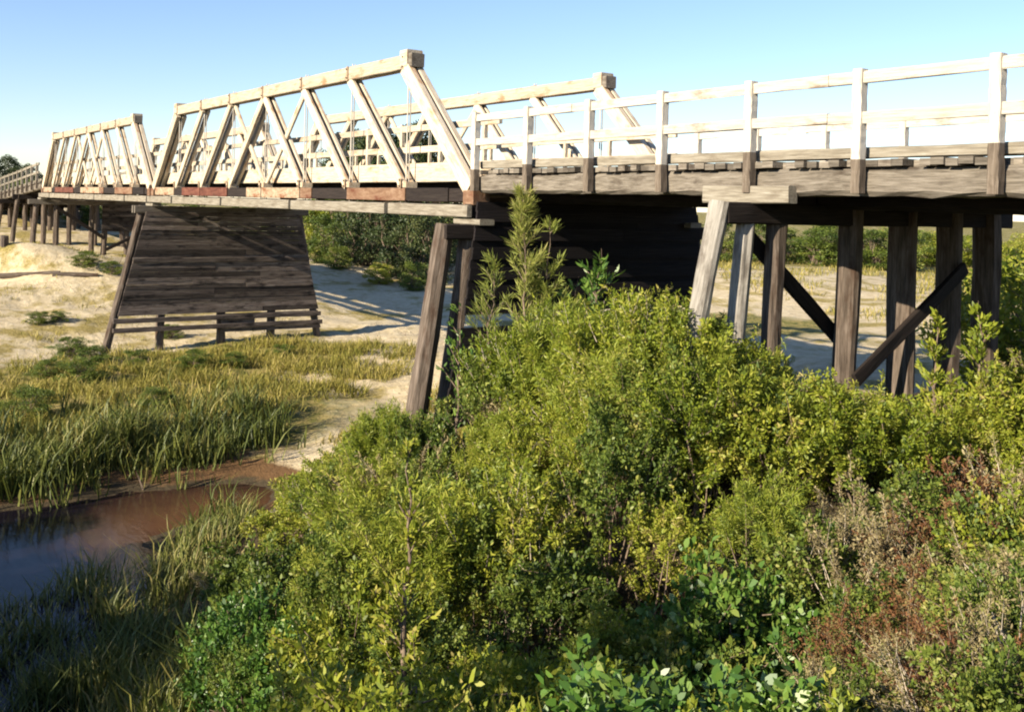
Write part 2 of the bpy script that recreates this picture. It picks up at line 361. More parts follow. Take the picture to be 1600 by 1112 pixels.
tag(ts, 'large cream timber truss span with rust streaked lower chord above the boarded pier', 'bridge span', 'trussed spans of the bridge')
ts2 = copy_tree(ts); ts2.location.x -= 28.62
tag(ts2, 'smaller looking truss span farther along the bridge, beyond the boarded pier', 'bridge span')

# ------------------------------------------------------------------ approach spans
def approach(x0, x1, slope, base, bents, first, label, corbels=True, paint='white'):
    root = empty('approach_span', P((x0+x1)/2, 3.5, 0)); dz = lambda X: slope*(X-base)
    planks('decking', x1, x0, 0.80, 0.0, 7.0, 'grey', root, slope, 0.055, base)
    # squared log girders, with uneven undersides
    for i, W in enumerate((0.24, 1.9, 3.5, 5.1, 6.76)):
        ends = [x0]+[b for b in bents if x1 < b < x0]+[x1]
        for a, b in zip(ends[:-1], ends[1:]):
            zc, hh = (0.47, 0.42) if i == 0 else (0.37, 0.62)
            mx, L = frame(P(a-.02, W, zc+dz(a)), P(b+.02, W, zc+dz(b)))
            V, Fc = beam_geo(L, 0.36, hh, 0.07, 0.022, seg=max(4, int(L/0.45)))
            link('girder', mesh_from('girder', V, Fc, [M['grey' if i in (0, 4) else 'darkwood']]), root, mx)  # inner girders take the darker timber that carries the under-deck shade
    for W in (0.20, 6.80):
        beam('kerb', P(x0, W, 0.91+dz(x0)), P(x1, W, 0.91+dz(x1)), 0.2, 0.17, 'pale', root, wob=.012)
    if corbels:
        for b in bents:
            for W in (-0.02, 1.9, 3.5, 5.1, 7.02):
                beam('corbel', P(b+0.95, W, 0.275), P(b-0.95, W, 0.275), 0.2 if W in (-0.02, 7.02) else .3, 0.29, 'pale' if W == -0.02 else 'darkwood', root, wob=.01) if W in (-0.02, 7.02) else None
    railing(root, x0, x1, -0.07, 0.30, slope=slope, base=base, first=first, pw=0.17, paint=paint)
    railing(root, x0, x1, 7.07, 0.30, slope=slope, base=base, first=first, pw=0.17, paint=paint)
    return tag(root, label, 'bridge span')
ap = approach(9.0, XE+0.32, 0.0, 0, (-2.9, -11.87), -7.53+2.135*7, 'near approach span with silvery log girders and tall two rail white railing')
ap2 = approach(-78.2, -118.0, 0.05, -78.2, (-86, -94.5, -103, -111), -79.0, 'far approach span sloping down past the second truss at the left edge', corbels=False, paint='pale')

# ------------------------------------------------------------------ piers and trestles
def sheathing(name, X, rows, root, mat='board', th=0.06, skip=0.0):
    """horizontal boards between the raking piles; rows: (w_top, w_bottom, Wa_top, Wa_bot, Wb_top, Wb_bot)"""
    V, Fc = [], []; o = wloc(root)
    w0, w1, a0, a1, b0, b1 = rows
    w = w0
    while w > w1+0.05:
        h = random.uniform(0.17, 0.27); f = lambda ww: ((w0-ww)/(w0-w1))
        wt, wb = w, max(w-h+(random.choice((0.002, 0.003, 0.004, 0.009)) if mat == 'board' else -0.035), w1)
        j = random.uniform(-.025, .025) if mat == 'board' else random.uniform(-.006, .006)+(0.045 if len(V)//16 % 2 else 0)
        cuts = [0, random.choice((0.33, 0.45, 0.62, 0.7)), 1]
        for c0, c1 in zip(cuts[:-1], cuts[1:]):
            if random.random() < skip: continue
            q = []
            for (ww, cc) in ((wb, c0), (wb, c1), (wt, c1), (wt, c0)):
                A = a0+(a1-a0)*f(ww); B = b0+(b1-b0)*f(ww); q.append((A+(B-A)*cc+(0.004 if cc == c0 else -0.004), ww+random.uniform(-.003, .003)))
            m_ = len(V); jj = j+random.uniform(-.013, .013)*(1 if mat == 'board' else .3)
            for dx in (th/2, -th/2):
                for (A, ww) in q: V.append(P(X+dx+jj, A, ww)-o)
            Fc += [tuple(m_+i for i in f_) for f_ in ((0, 1, 2, 3), (7, 6, 5, 4), (0, 4, 5, 1), (1, 5, 6, 2), (2, 6, 7, 3), (3, 7, 4, 0))]
        w -= h
    # turn the mesh so that its local X runs along the boards
    rot = Matrix.Rotation(math.radians(90), 4, 'Z'); inv = rot.inverted()
    ob = link(name, mesh_from(name, [inv @ Vector(v) for v in V], Fc, [M[mat]]))
    ob.parent = root; ob.matrix_basis = rot; return ob
def gw(X, W): return float(ground_w(np.array([X]), np.array([BY+W]))[0])

def pier(X, name, label, wt, piles, rows, lower=None, extra=True, wale=(), bm_='board', hs='grey'):
    root = empty(name, P(X, 3.5, gw(X, 3.5)))
    for (Wt, Wb, r0, r1) in piles:
        wb = gw(X, Wb)-0.5
        log('pile', P(X, Wb, wb), P(X, Wt, wt), r0, r1, 'pile', root)
    beam('headstock', P(X+.21, -0.75, wt-0.16), P(X+.21, 7.75, wt-0.16), 0.16, 0.34, hs, root, wob=.01)
    beam('headstock', P(X-.21, -0.75, wt-0.16), P(X-.21, 7.75, wt-0.16), 0.16, 0.34, hs, root, wob=.01)
    for W in (0.15, 6.85):
        beam('bearing_block', P(X-.6, W, wt+.075), P(X+.6, W, wt+.075), 0.4, 0.14, 'pale', root)
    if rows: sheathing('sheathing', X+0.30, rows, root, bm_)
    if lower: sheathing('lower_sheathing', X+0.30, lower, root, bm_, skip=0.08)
    for (w_, Wa, Wb, dx) in wale:
        beam('wale', P(X+dx, Wa, w_), P(X+dx, Wb, w_), 0.12, 0.22, 'board', root, wob=.012)
    return tag(root, label, 'bridge pier')
# boarded pier between the two trusses
pL = pier(-49.0, 'timber_pier', 'tall brown boarded pier with raking end piles standing on pale sand', -0.50,
     [(-0.35, -1.95, .19, .16), (0.75, 0.55, .21, .19), (3.5, 3.5, .21, .18), (6.0, 6.0, .21, .18), (7.3, 8.6, .19, .16)],
     (-0.75, -5.55, -0.25, -1.4, 7.2, 8.4), (-5.62, -6.5, 3.4, 3.4, 8.38, 8.55),
     wale=((-5.78, -1.6, 8.5, .36), (-6.2, -1.6, 8.6, .36), (-3.0, -0.8, 7.8, .36)))
# pier under the near end of the main truss
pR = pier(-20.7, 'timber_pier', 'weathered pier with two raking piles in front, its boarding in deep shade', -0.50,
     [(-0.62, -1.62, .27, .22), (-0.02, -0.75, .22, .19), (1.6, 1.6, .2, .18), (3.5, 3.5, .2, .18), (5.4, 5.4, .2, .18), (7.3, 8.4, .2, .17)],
     (0.055, -2.6, 0.05, -0.25, 7.1, 7.5), (-2.9, -5.2, -0.35, -0.75, 1.6, 1.6), bm_='shade_board', hs='darkwood')
# open pier at the far end of the second truss
pF = pier(-78.0, 'timber_pier', 'distant open pier of thin piles with dark boarding behind the boarded pier', -0.50,
     [(-0.2, -0.5, .2, .17), (1.1, 1.1, .22, .19), (3.5, 3.5, .2, .17), (4.4, 4.3, .2, .17), (5.9, 5.9, .2, .17), (7.2, 7.6, .2, .17)],
     (-0.75, -2.7, 4.1, 4.1, 7.4, 7.6))
beam('brace', P(-77.6, 1.0, -1.0), P(-77.6, 4.3, -3.2), 0.1, 0.24, 'darkwood', pF)
beam('brace', P(-77.6, 7.2, -2.6), P(-77.6, 4.4, -4.0), 0.1, 0.24, 'darkwood', pF)

def trestle(X, label, wt, piles, braces, corbel=True, mat='pile', hs=True):
    root = empty('trestle', P(X, 3.5, gw(X, 3.5)))
    for (Wt, Wb, r0, r1, mt) in piles:
        log('pile', P(X, Wb, gw(X, Wb)-0.5), P(X, Wt, wt), r0, r1, mt, root)
    beam('headstock', P(X, -0.62, wt-0.17), P(X, 7.6, wt-0.17), 0.34, 0.36, 'darkwood', root, wob=.012)
    for (Wa, wa, Wb, wb, dx) in braces:
        beam('brace', P(X+dx, Wa, wa), P(X+dx, Wb, wb), 0.1, 0.26, 'darkwood', root, wob=.01)
    return tag(root, label, 'trestle')
tn = trestle(-11.87, 'nearest trestle with two pale raking piles and thick brown piles rising from green bushes', 0.13,
     [(-0.62, -1.75, .15, .17, 'silver'), (0.0, -0.42, .15, .16, 'silver'), (0.72, 0.62, .15, .17, 'pile'), (2.62, 2.55, .21, .23, 'pile'), (4.25, 4.2, .24, .25, 'pile'), (5.62, 5.65, .22, .24, 'pile'), (6.85, 7.0, .25, .27, 'pile')],
     [(0.15, -0.3, 2.75, -2.3, -.27), (5.75, -1.0, 2.5, -2.95, .30)])
PST = [(-0.4, -1.2, .17, .18, 'pile'), (0.9, 0.9, .18, .2, 'pile'), (3.5, 3.5, .2, .22, 'pile'), (6.1, 6.1, .2, .22, 'pile'), (7.4, 8.0, .2, .22, 'pile')]
trestle(-2.9, 'trestle of brown piles next to the bank at the end of the near approach', 0.13, PST, [(0.6, -0.4, 6.0, -2.4, .25)])
for X, lb in ((-86, 'first trestle beyond the second truss, thin brown piles on a sandy rise'), (-94.5, 'second trestle beyond the second truss at the left edge'), (-103, 'third trestle beyond the second truss near the far bank'), (-111, 'last trestle of the far approach where it meets the bank')):
    trestle(X, lb, 0.2+0.05*(X+78.2), [(-0.2, -0.6, .17, .17, 'pile'), (1.6, 1.6, .18, .2, 'pile'), (3.5, 3.5, .18, .2, 'pile'), (5.4, 5.4, .18, .2, 'pile'), (7.2, 7.6, .17, .2, 'pile')], [])

# ------------------------------------------------------------------ foliage
def leaf_mat(name, stops, trans=0.3, rough=0.5, spec=0.35):
    m, t, p = new_mat(name)
    at_ = N(t, 'ShaderNodeAttribute', attribute_name='tone'); oi = N(t, 'ShaderNodeObjectInfo')
    a = N(t, 'ShaderNodeMath', operation='MULTIPLY_ADD'); t.links.new(island(t), a.inputs[0]); a.inputs[1].default_value = 0.45; 
    b = N(t, 'ShaderNodeMath', operation='MULTIPLY_ADD'); t.links.new(at_.outputs['Fac'], b.inputs[0]); b.inputs[1].default_value = 0.35
    d = N(t, 'ShaderNodeMath', operation='MULTIPLY'); t.links.new(oi.outputs['Random'], d.inputs[0]); d.inputs[1].default_value = 0.26
    t.links.new(d.outputs[0], b.inputs[2]); t.links.new(b.outputs[0], a.inputs[2])
    c = ramp(t, a.outputs[0], stops)
    t.links.new(c, p.inputs['Base Color']); p.inputs['Roughness'].default_value = rough; p.inputs['Specular IOR Level'].default_value = spec
    tr = N(t, 'ShaderNodeBsdfTranslucent'); t.links.new(c, tr.inputs[0])
    mx = N(t, 'ShaderNodeMixShader'); mx.inputs[0].default_value = trans
    out = t.nodes['Material Output']; t.links.new(p.outputs[0], mx.inputs[1]); t.links.new(tr.outputs[0], mx.inputs[2]); t.links.new(mx.outputs[0], out.inputs[0])
    return m
LM = dict(
 wattle=leaf_mat('yellow_green_leaves', [(0.06, (0.03, 0.055, 0.008)), (0.26, (0.12, 0.165, 0.016)), (0.52, (0.23, 0.275, 0.026)), (0.8, (0.35, 0.35, 0.045)), (0.98, (0.42, 0.34, 0.12))], 0.38),
 feather=leaf_mat('feathery_lime_leaves', [(0.06, (0.04, 0.07, 0.012)), (0.26, (0.14, 0.19, 0.022)), (0.55, (0.26, 0.31, 0.035)), (0.85, (0.38, 0.38, 0.06)), (0.98, (0.44, 0.36, 0.14))], 0.40),
 mid=leaf_mat('mid_green_leaves', [(0.1, (0.025, 0.05, 0.012)), (0.4, (0.09, 0.135, 0.022)), (0.7, (0.17, 0.215, 0.034)), (0.95, (0.30, 0.28, 0.07))]),
 broad=leaf_mat('bright_green_leaves', [(0.1, (0.025, 0.07, 0.014)), (0.45, (0.075, 0.16, 0.025)), (0.75, (0.14, 0.23, 0.04)), (0.95, (0.22, 0.27, 0.06))], 0.3, 0.4, 0.5),
 dry=leaf_mat('dry_straw_leaves', [(0.1, (0.06, 0.045, 0.022)), (0.35, (0.17, 0.13, 0.06)), (0.65, (0.34, 0.28, 0.15)), (0.85, (0.16, 0.16, 0.04))], 0.2, 0.7, 0.2),
 rusty=leaf_mat('dead_red_brown_leaves', [(0.1, (0.035, 0.018, 0.010)), (0.4, (0.10, 0.045, 0.022)), (0.65, (0.19, 0.085, 0.036)), (0.85, (0.22, 0.18, 0.07)), (0.97, (0.10, 0.12, 0.03))], 0.2, 0.7, 0.2),
 needle=leaf_mat('grey_green_needles', [(0.1, (0.12, 0.16, 0.03)), (0.45, (0.25, 0.29, 0.06)), (0.75, (0.37, 0.38, 0.09)), (0.95, (0.46, 0.40, 0.16))], 0.42),
 gum=leaf_mat('dull_gum_leaves', [(0.1, (0.018, 0.032, 0.012)), (0.5, (0.05, 0.075, 0.024)), (0.9, (0.12, 0.13, 0.04))], 0.2),
 grass=leaf_mat('yellow_grass_blades', [(0.1, (0.06, 0.075, 0.014)), (0.4, (0.17, 0.165, 0.03)), (0.7, (0.32, 0.27, 0.06)), (0.95, (0.46, 0.37, 0.14))], 0.3, 0.6, 0.2),
 reed=leaf_mat('reed_blades', [(0.08, (0.025, 0.04, 0.012)), (0.36, (0.085, 0.11, 0.022)), (0.6, (0.17, 0.18, 0.04)), (0.78, (0.30, 0.26, 0.09)), (0.95, (0.40, 0.33, 0.17))], 0.25, 0.5, 0.3),
)
bark, t, p = new_mat('twig_bark')
t.links.new(ramp(t, noise(t, mapped(t, (3, 3, 1)), 6), [(0.3, (0.07, 0.045, 0.03)), (0.7, (0.23, 0.17, 0.12))]), p.inputs['Base Color']); p.inputs['Roughness'].default_value = 0.9
twigm, t, p = new_mat('bleached_twigs')
t.links.new(ramp(t, noise(t, mapped(t, (3, 3, 1)), 6), [(0.3, (0.22, 0.17, 0.12)), (0.7, (0.46, 0.40, 0.31))]), p.inputs['Base Color']); p.inputs['Roughness'].default_value = 0.9

def unit(a): return a/np.maximum(np.linalg.norm(a, axis=-1, keepdims=True), 1e-9)
def leaves_mesh(name, pos, dirs, length, width, tone, mat, fold=0.25):
    n_ = len(pos); d = unit(dirs); r = unit(rng.normal(size=(n_, 3))); s = unit(np.cross(d, r)); nn = np.cross(s, d)
    L = length[:, None]; Wd = width[:, None]
    cu = nn*L*rng.uniform(-.25, .1, n_)[:, None]                    # the tip curls
    v = np.empty((n_, 6, 3)); v[:, 0] = pos; v[:, 1] = pos+d*L*0.30+s*Wd*0.46+nn*Wd*fold; v[:, 2] = pos+d*L*0.68+s*Wd*0.40+nn*Wd*fold+cu*0.4
    v[:, 3] = pos+d*L+cu; v[:, 4] = pos+d*L*0.68-s*Wd*0.40+nn*Wd*fold+cu*0.4; v[:, 5] = pos+d*L*0.30-s*Wd*0.46+nn*Wd*fold
    me = bpy.data.meshes.new(name); me.vertices.add(n_*6); me.vertices.foreach_set('co', v.ravel().astype(np.float32))
    me.loops.add(n_*6); me.loops.foreach_set('vertex_index', np.arange(n_*6, dtype=np.int32))
    me.polygons.add(n_); me.polygons.foreach_set('loop_start', np.arange(0, n_*6, 6, dtype=np.int32)); me.polygons.foreach_set('loop_total', np.full(n_, 6, np.int32))
    me.materials.append(mat)
    a = me.attributes.new('tone', 'FLOAT', 'FACE'); a.data.foreach_set('value', tone.astype(np.float32))
    me.update(calc_edges=True); return me
def tubes_mesh(name, segs, mat, k=5):
    """segs: (p0, p1, r0, r1)"""
    V, Fc = [], []
    for p0, p1, r0, r1 in segs:
        p0, p1 = Vector(p0), Vector(p1); q = (p1-p0).to_track_quat('Z', 'Y'); m_ = len(V)
        for (c_, r) in ((p0, r0), (p1, r1)):
            for i in range(k): V.append(c_+q @ Vector((r*math.cos(2*math.pi*i/k), r*math.sin(2*math.pi*i/k), 0)))
        for i in range(k): Fc.append((m_+i, m_+(i+1) % k, m_+k+(i+1) % k, m_+k+i))
        Fc.append(tuple(m_+k+i for i in range(k)))
    return mesh_from(name, V, Fc, [mat], smooth=True)
def shrub_proto(mat, n_cl, per, ll, lw, cl_r, stem_mat=None, upright=0.5, asp=1.0, stems=7, shoots=16):
    """shrub of radius about 1 and height asp; dome of leaf clumps on top of a sparser skirt, loose shoots outside"""
    u = unit(rng.normal(size=(n_cl, 3))); u[:, 2] = np.abs(u[:, 2])
    rr = rng.uniform(0.40, 1.0, n_cl)**0.6
    lump = 1+0.28*np.sin(u[:, 0]*4+rng.uniform(0, 6))*np.sin(u[:, 1]*5+rng.uniform(0, 6))
    cpos = u*(rr*lump)[:, None]; dome = min(asp, 1.0); cpos[:, 2] = cpos[:, 2]*dome*0.95
    if asp > 1.0:
        sk = rng.uniform(0, 1, n_cl) < 0.22
        cpos[:, 2] += asp-1.0; cpos[sk, 2] -= rng.uniform(0.2, 1.0, sk.sum())*(asp-1.0)
    axisd = unit(cpos*np.array([1, 1, 0.4])+np.array([0, 0, upright])+rng.normal(size=cpos.shape)*0.4)
    csz = rng.uniform(0.65, 1.35, n_cl)*cl_r; ctone = rng.uniform(0, 1, n_cl)
    idx = rng.integers(0, n_cl, n_cl*per)
    tt = rng.uniform(-0.6, 1.0, len(idx)); off = unit(rng.normal(size=(len(idx), 3)))*(rng.uniform(0, 1, len(idx))**0.5*csz[idx]*(1.05-0.6*np.clip(tt, 0, 1)))[:, None]
    pos = cpos[idx]+axisd[idx]*(tt*csz[idx]*1.5)[:, None]+off*0.75
    dirs = axisd[idx]*0.45+unit(off)*0.8+rng.normal(size=pos.shape)*0.55
    tone = ctone[idx]; segs = []
    for k in range(shoots):                                         # single shoots standing out of the outline
        j = random.randrange(n_cl); c_ = Vector(cpos[j]); d = (Vector(axisd[j])+Vector((random.gauss(0, .3), random.gauss(0, .3), random.uniform(.1, .7)))).normalized(); l_ = random.uniform(.25, .6)
        segs.append((c_, c_+d*l_, .007, .002)); m_ = int(46*ll/0.06*0.06/ll); f = rng.uniform(0.15, 1.05, m_)
        pos = np.concatenate([pos, np.array(c_)+np.array(d)*(f*l_)[:, None]+rng.normal(size=(m_, 3))*0.018]); dirs = np.concatenate([dirs, np.array(d)*0.6+rng.normal(size=(m_, 3))*0.55]); tone = np.concatenate([tone, np.full(m_, random.uniform(.4, 1))])
    pos[:, 2] = np.maximum(pos[:, 2], 0.0)
    L = rng.uniform(0.5, 1.5, len(pos))*ll
    fol = leaves_mesh('foliage', pos, dirs, L, L*lw/ll*rng.uniform(0.7, 1.25, len(pos)), tone, mat)
    for s in range(stems):
        a = random.uniform(0, 6.28); b0 = Vector((0.12*math.cos(a), 0.12*math.sin(a), -0.15)); k = random.randrange(n_cl)
        tip = Vector(cpos[k]); midp = b0*0.5+tip*0.5+Vector((random.uniform(-.1, .1), random.uniform(-.1, .1), 0.12))
        segs += [(b0, midp, 0.025, 0.016), (midp, tip, 0.016, 0.006)]
        for q in range(4):
            j = random.randrange(n_cl); tj = Vector(cpos[j])
            if (tj-midp).length < 0.8: segs.append((midp, tj, 0.009, 0.004))
    for k in range(0, n_cl, 2):
        c_ = Vector(cpos[k]); a_ = Vector(axisd[k]); segs.append((c_-a_*cl_r*1.2, c_+a_*cl_r*1.3, 0.007, 0.003))
    return fol, tubes_mesh('stems', segs, stem_mat or bark, 4)
ASP = (0.7, 1.15, 1.8, 2.7)
PR = {
 'wattle': [[shrub_proto(LM['wattle'], 85, 115, 0.060, 0.027, 0.16, upright=0.2, asp=a), shrub_proto(LM['feather'], 95, 170, 0.085, 0.014, 0.19, upright=0.35, asp=a, shoots=26), shrub_proto(LM['wattle'], 70, 105, 0.075, 0.022, 0.18, twigm, 0.3, asp=a, stems=14, shoots=24)] for a in ASP],
 'mid': [[shrub_proto(LM['mid'], 80, 115, 0.060, 0.034, 0.17, upright=0.2, asp=a) for _ in range(2 if a > 1 else 1)] for a in ASP],
 'broad': [[shrub_proto(LM['broad'], 85, 80, 0.078, 0.046, 0.17, upright=0.2, asp=a, shoots=6)] for a in ASP[:3]],
 'dry': [[shrub_proto(LM['dry'], 65, 75, 0.055, 0.020, 0.16, twigm, 0.4, asp=a, stems=20, shoots=30) for _ in range(1)] for a in ASP],
 'rusty': [[shrub_proto(LM['rusty'], 60, 85, 0.052, 0.022, 0.16, bark, 0.4, asp=a, stems=14) for _ in range(1)] for a in ASP],
}
LAB = {
 'wattle': ('yellow green fine leaved shrub crowding the near bank below the bridge', 'shrubs with yellow green leaves on the near bank'),
 'mid': ('darker green small leaved shrub among the yellow green ones on the near bank', 'shrubs with darker green leaves on the near bank'),
 'broad': ('bright green broad leaved bush low on the near bank', 'bushes with broad bright leaves on the near bank'),
 'dry': ('dry straw coloured bush of pale twigs on the near bank', 'dry straw coloured bushes'),
 'rusty': ('dead bush with red brown leaves on the near bank', 'dead bushes with red brown leaves'),
}
def shrub(kind, x, y, z, rad, h, label=None, name='shrub', group=None):
    av = ASP[:len(PR[kind])]; k_ = min(range(len(av)), key=lambda i: abs(math.log(av[i]*rad/h))); ch = PR[kind][k_]; near_ = (Vector((x, y, z))-CAMP).dot(F) < 11.5
    fol, st = ch[0] if near_ else random.choice(ch); o = empty(name, (x, y, z)); o.rotation_euler = (random.uniform(-.08, .08), random.uniform(-.08, .08), random.uniform(0, 6.28)); o.scale = (rad, rad, min(max(h/av[k_], rad*0.7), rad*1.35))
    for nm, me_ in (('foliage', fol), ('stems', st)):
        c_ = bpy.data.objects.new(nm, me_); COL.objects.link(c_); c_.parent = o
    return tag(o, label or LAB[kind][0], 'shrub', group or LAB[kind][1])

# crown height of the thicket, from points on its surface (x, y, height over the camera)
TG = np.array([(*at(px, py, Z)[:2], at(px, py, Z)[2]-EYE) for px, py, Z in
  [(600,1050,11),(650,720,18),(650,650,22),(1000,455,21),(860,490,22),(1180,540,17),(1300,585,16.5),(1420,610,16.5),(1530,590,16.5),(1300,800,12.5),(1300,1040,9),(900,850,12.5),(430,830,18),(350,930,17),(1000,1050,9),(1550,800,11),(1100,495,16.3),(1050,480,16),(1150,560,15.3),(950,520,17),(620,640,21),(480,740,20),(560,680,22),(1590,540,17),(800,700,16),(1100,700,14.5)]])
def top_w(x, y):
    d = (TG[:, 0]-x)**2+(TG[:, 1]-y)**2; k = 1/(d+0.6)**1.6; return float((k*TG[:, 2]).sum()/k.sum())
LINE = [(300, 960), (330, 930), (400, 850), (470, 745), (540, 690), (575, 650), (640, 640), (755, 640), (770, 505), (800, 480), (900, 478), (1000, 440), (1080, 480), (1180, 530), (1250, 575), (1330, 600), (1420, 615), (1500, 590), (1600, 560), (1900, 520)]
def line(px): return float(np.interp(px, [a for a, b in LINE], [b for a, b in LINE]))
cnt = 0; random.seed(21)
for gx_ in np.arange(-24.5, 4, 1.32):
    for gy_ in np.arange(-1, 19.5, 1.32):
        x = gx_+random.uniform(-.5, .5); y = gy_+random.uniform(-.5, .5); z = gz(x, y)
        px, py, Z = proj((x, y, z))
        if Z < 5.2 or z < 0.15: continue
        if px < 330 or px > 1950: continue
        h = min(max(top_w(x, y)-(z-EYE), 0.7), 4.3)*random.uniform(0.72, 1.14); rad = random.uniform(0.62, 1.12)
        tpx, tpy, _ = proj((x, y, z+h)); lim = line(tpx)+random.uniform(-8, 14)
        edge = 1600*rad*0.8/Z
        lim = max(lim, min(line(tpx-edge*0.7), line(tpx)+22), min(line(tpx+edge*0.7), line(tpx)+22))
        if tpx-edge < 325: continue
        if tpy < lim:
            h -= (lim-tpy)*Z/1600
            if h < 0.5: continue
        if 640 < px < 770 and Z > 20.5: continue
        if Z > 19 and px > 1130: continue
        u_ = random.random()
        if random.random() < (0.04 if tpy < 700 else 0.09): continue
        if math.hypot((tpx-880)/90, (tpy-930)/60) < 1 or math.hypot((tpx-500)/70, (tpy-800)/45) < 1: continue
        if 1240 < tpx < 1335 and 840 < tpy < 1010: continue
        if tpx > 1310 and tpy > 735: continue
        if tpx > 1350 and tpy > 660 and u_ < 0.3: kind = 'dry' if u_ < 0.16 else 'rusty'
        elif px < 520 and tpy > 840 or (1020 < tpx < 1240 and tpy > 880): kind = 'broad' if u_ < 0.7 else 'mid'
        else: q_ = 0.80 if tpy < 700 else 0.62; kind = 'wattle' if u_ < q_ else 'mid' if u_ < 0.93 else 'dry'
        shrub(kind, x, y, z-0.1, rad, h+0.1); cnt += 1
# dry and dead bushes of the lower right corner, and the shrubs round the feet of the nearest trestle: (px, distance, py of the top, radius, kind)
for px, Z, pt, rad, kind in ((1375, 12.6, 762, .85, 'dry'), (1455, 12.4, 745, .8, 'mid'), (1530, 12.6, 730, .85, 'rusty'), (1600, 12.4, 745, .9, 'dry'), (1430, 11.2, 815, .75, 'dry'), (1350, 11.3, 800, .6, 'dry'), (1500, 11.0, 800, .7, 'rusty'), (1570, 10.8, 800, .8, 'mid'), (1640, 10.8, 790, .8, 'wattle'),
    (1390, 10.0, 905, .6, 'mid'), (1460, 9.8, 890, .6, 'rusty'), (1535, 9.6, 880, .65, 'dry'), (1610, 9.6, 880, .7, 'mid'), (1350, 9.0, 965, .5, 'rusty'), (1420, 8.8, 985, .55, 'rusty'), (1490, 8.6, 960, .55, 'rusty'), (1570, 8.5, 975, .6, 'mid'), (1640, 8.5, 950, .6, 'dry'), (1330, 8.2, 1050, .5, 'dry'), (1410, 8.0, 1075, .5, 'mid'), (1500, 7.9, 1060, .5, 'rusty'), (1580, 7.9, 1060, .5, 'mid'), (1545, 7.2, 1085, .5, 'rusty'), (1610, 7.2, 1060, .55, 'dry'), (1650, 7.8, 1020, .5, 'mid'), (1480, 7.2, 1100, .45, 'dry'), (1600, 6.6, 1100, .5, 'mid'),
    (385, 14.6, 950, .6, 'broad'), (430, 13.6, 925, .7, 'broad'), (345, 15.6, 985, .5, 'mid'), (485, 12.8, 950, .7, 'broad'), (405, 13.0, 1010, .5, 'mid'), (355, 14.2, 1030, .45, 'broad'), (540, 12.4, 1000, .6, 'mid'),
    (1072, 16.2, 488, 1.0, 'wattle'), (1020, 16.8, 478, 1.05, 'wattle'), (1125, 15.7, 540, 1.0, 'wattle'), (1175, 15.4, 572, .9, 'mid'), (960, 17.4, 490, 1.1, 'wattle'), (905, 18.4, 500, 1.1, 'wattle'), (845, 19.3, 500, 1.05, 'wattle'), (785, 19.8, 520, .9, 'mid'), (1240, 15.3, 600, .9, 'wattle'), (1300, 15.2, 615, .9, 'wattle'), (1100, 14.6, 575, .9, 'wattle'), (1040, 15.2, 560, .9, 'mid'), (980, 15.8, 560, .9, 'wattle'), (625, 20.8, 650, .8, 'wattle'), (590, 21.5, 650, .7, 'wattle'), (680, 20.2, 655, .8, 'mid')):
    p_ = at(px, 330, Z); z = gz(p_.x, p_.y); h = max(0.6, at(px, pt, Z).z-z); shrub(kind, p_.x, p_.y, z-0.1, rad, h+.1)
print('shrubs', cnt)

# ------------------------------------------------------------------ bank grass and reeds
def blades(name, pts, hmin, hmax, w, mat, lean=0.35, label=None, kind='stuff', tuft=6, spread=0.12, bend=0.25):
    pts = np.asarray(pts); pos = np.repeat(pts, tuft, 0); n_ = len(pos)
    pos[:, :2] += rng.normal(size=(n_, 2))*spread
    d = np.stack([rng.normal(size=n_)*lean, rng.normal(size=n_)*lean, np.ones(n_)], -1); d = unit(d)
    L = (rng.uniform(hmin, hmax, n_)*np.repeat(np.clip(0.8+0.3*vnoise(pts[:, 0], pts[:, 1], 0.9, 5)+rng.normal(size=len(pts))*0.2, 0.35, 1.4), tuft))[:, None]; a = rng.uniform(0, 6.28, n_); sdir = np.stack([np.cos(a), np.sin(a), np.zeros(n_)], -1)
    bd = np.stack([np.sin(a), -np.cos(a), -0.5*np.ones(n_)], -1)*bend*L
    W_ = (w*rng.uniform(0.7, 1.3, n_))[:, None]
    v = np.empty((n_, 5, 3)); v[:, 0] = pos-sdir*W_*0.5; v[:, 1] = pos+sdir*W_*0.5; m_ = pos+d*L*0.6+bd*0.15
    v[:, 2] = m_+sdir*W_*0.4; v[:, 3] = m_-sdir*W_*0.4; v[:, 4] = pos+d*L+bd
    v[:, :2, 2] -= 0.05
    me = bpy.data.meshes.new(name); me.vertices.add(n_*5); me.vertices.foreach_set('co', v.ravel().astype(np.float32))
    base = (np.arange(n_)*5)[:, None]; li = np.concatenate([base+np.array([[0, 1, 2, 3]]), base+np.array([[3, 2, 4]])], 1).ravel().astype(np.int32)
    me.loops.add(n_*7); me.loops.foreach_set('vertex_index', li)
    me.polygons.add(n_*2); ls = ((np.arange(n_)*7)[:, None]+np.array([[0, 4]])).ravel().astype(np.int32)
    me.polygons.foreach_set('loop_start', ls); me.polygons.foreach_set('loop_total', np.tile(np.array([4, 3], np.int32), n_))
    me.materials.append(mat); tn_ = np.repeat(np.clip(0.5+0.28*vnoise(pts[:, 0], pts[:, 1], 0.55, 2.2)+rng.normal(size=len(pts))*0.22, 0, 1), tuft)
    at2 = me.attributes.new('tone', 'FLOAT', 'FACE'); at2.data.foreach_set('value', np.repeat(tn_, 2).astype(np.float32))
    me.update(calc_edges=True); o = link(name, me)
    return tag(o, label, 'grass' if 'grass' in name else 'reeds', kind=kind)
def vnoise(x, y, s, seed):
    return np.sin(x*s+seed)*np.cos(y*s*1.3+seed*2)+0.6*np.sin(x*s*2.3+y*s*1.1+seed*3)+0.4*np.cos(y*s*3.1-x*s*1.9+seed)
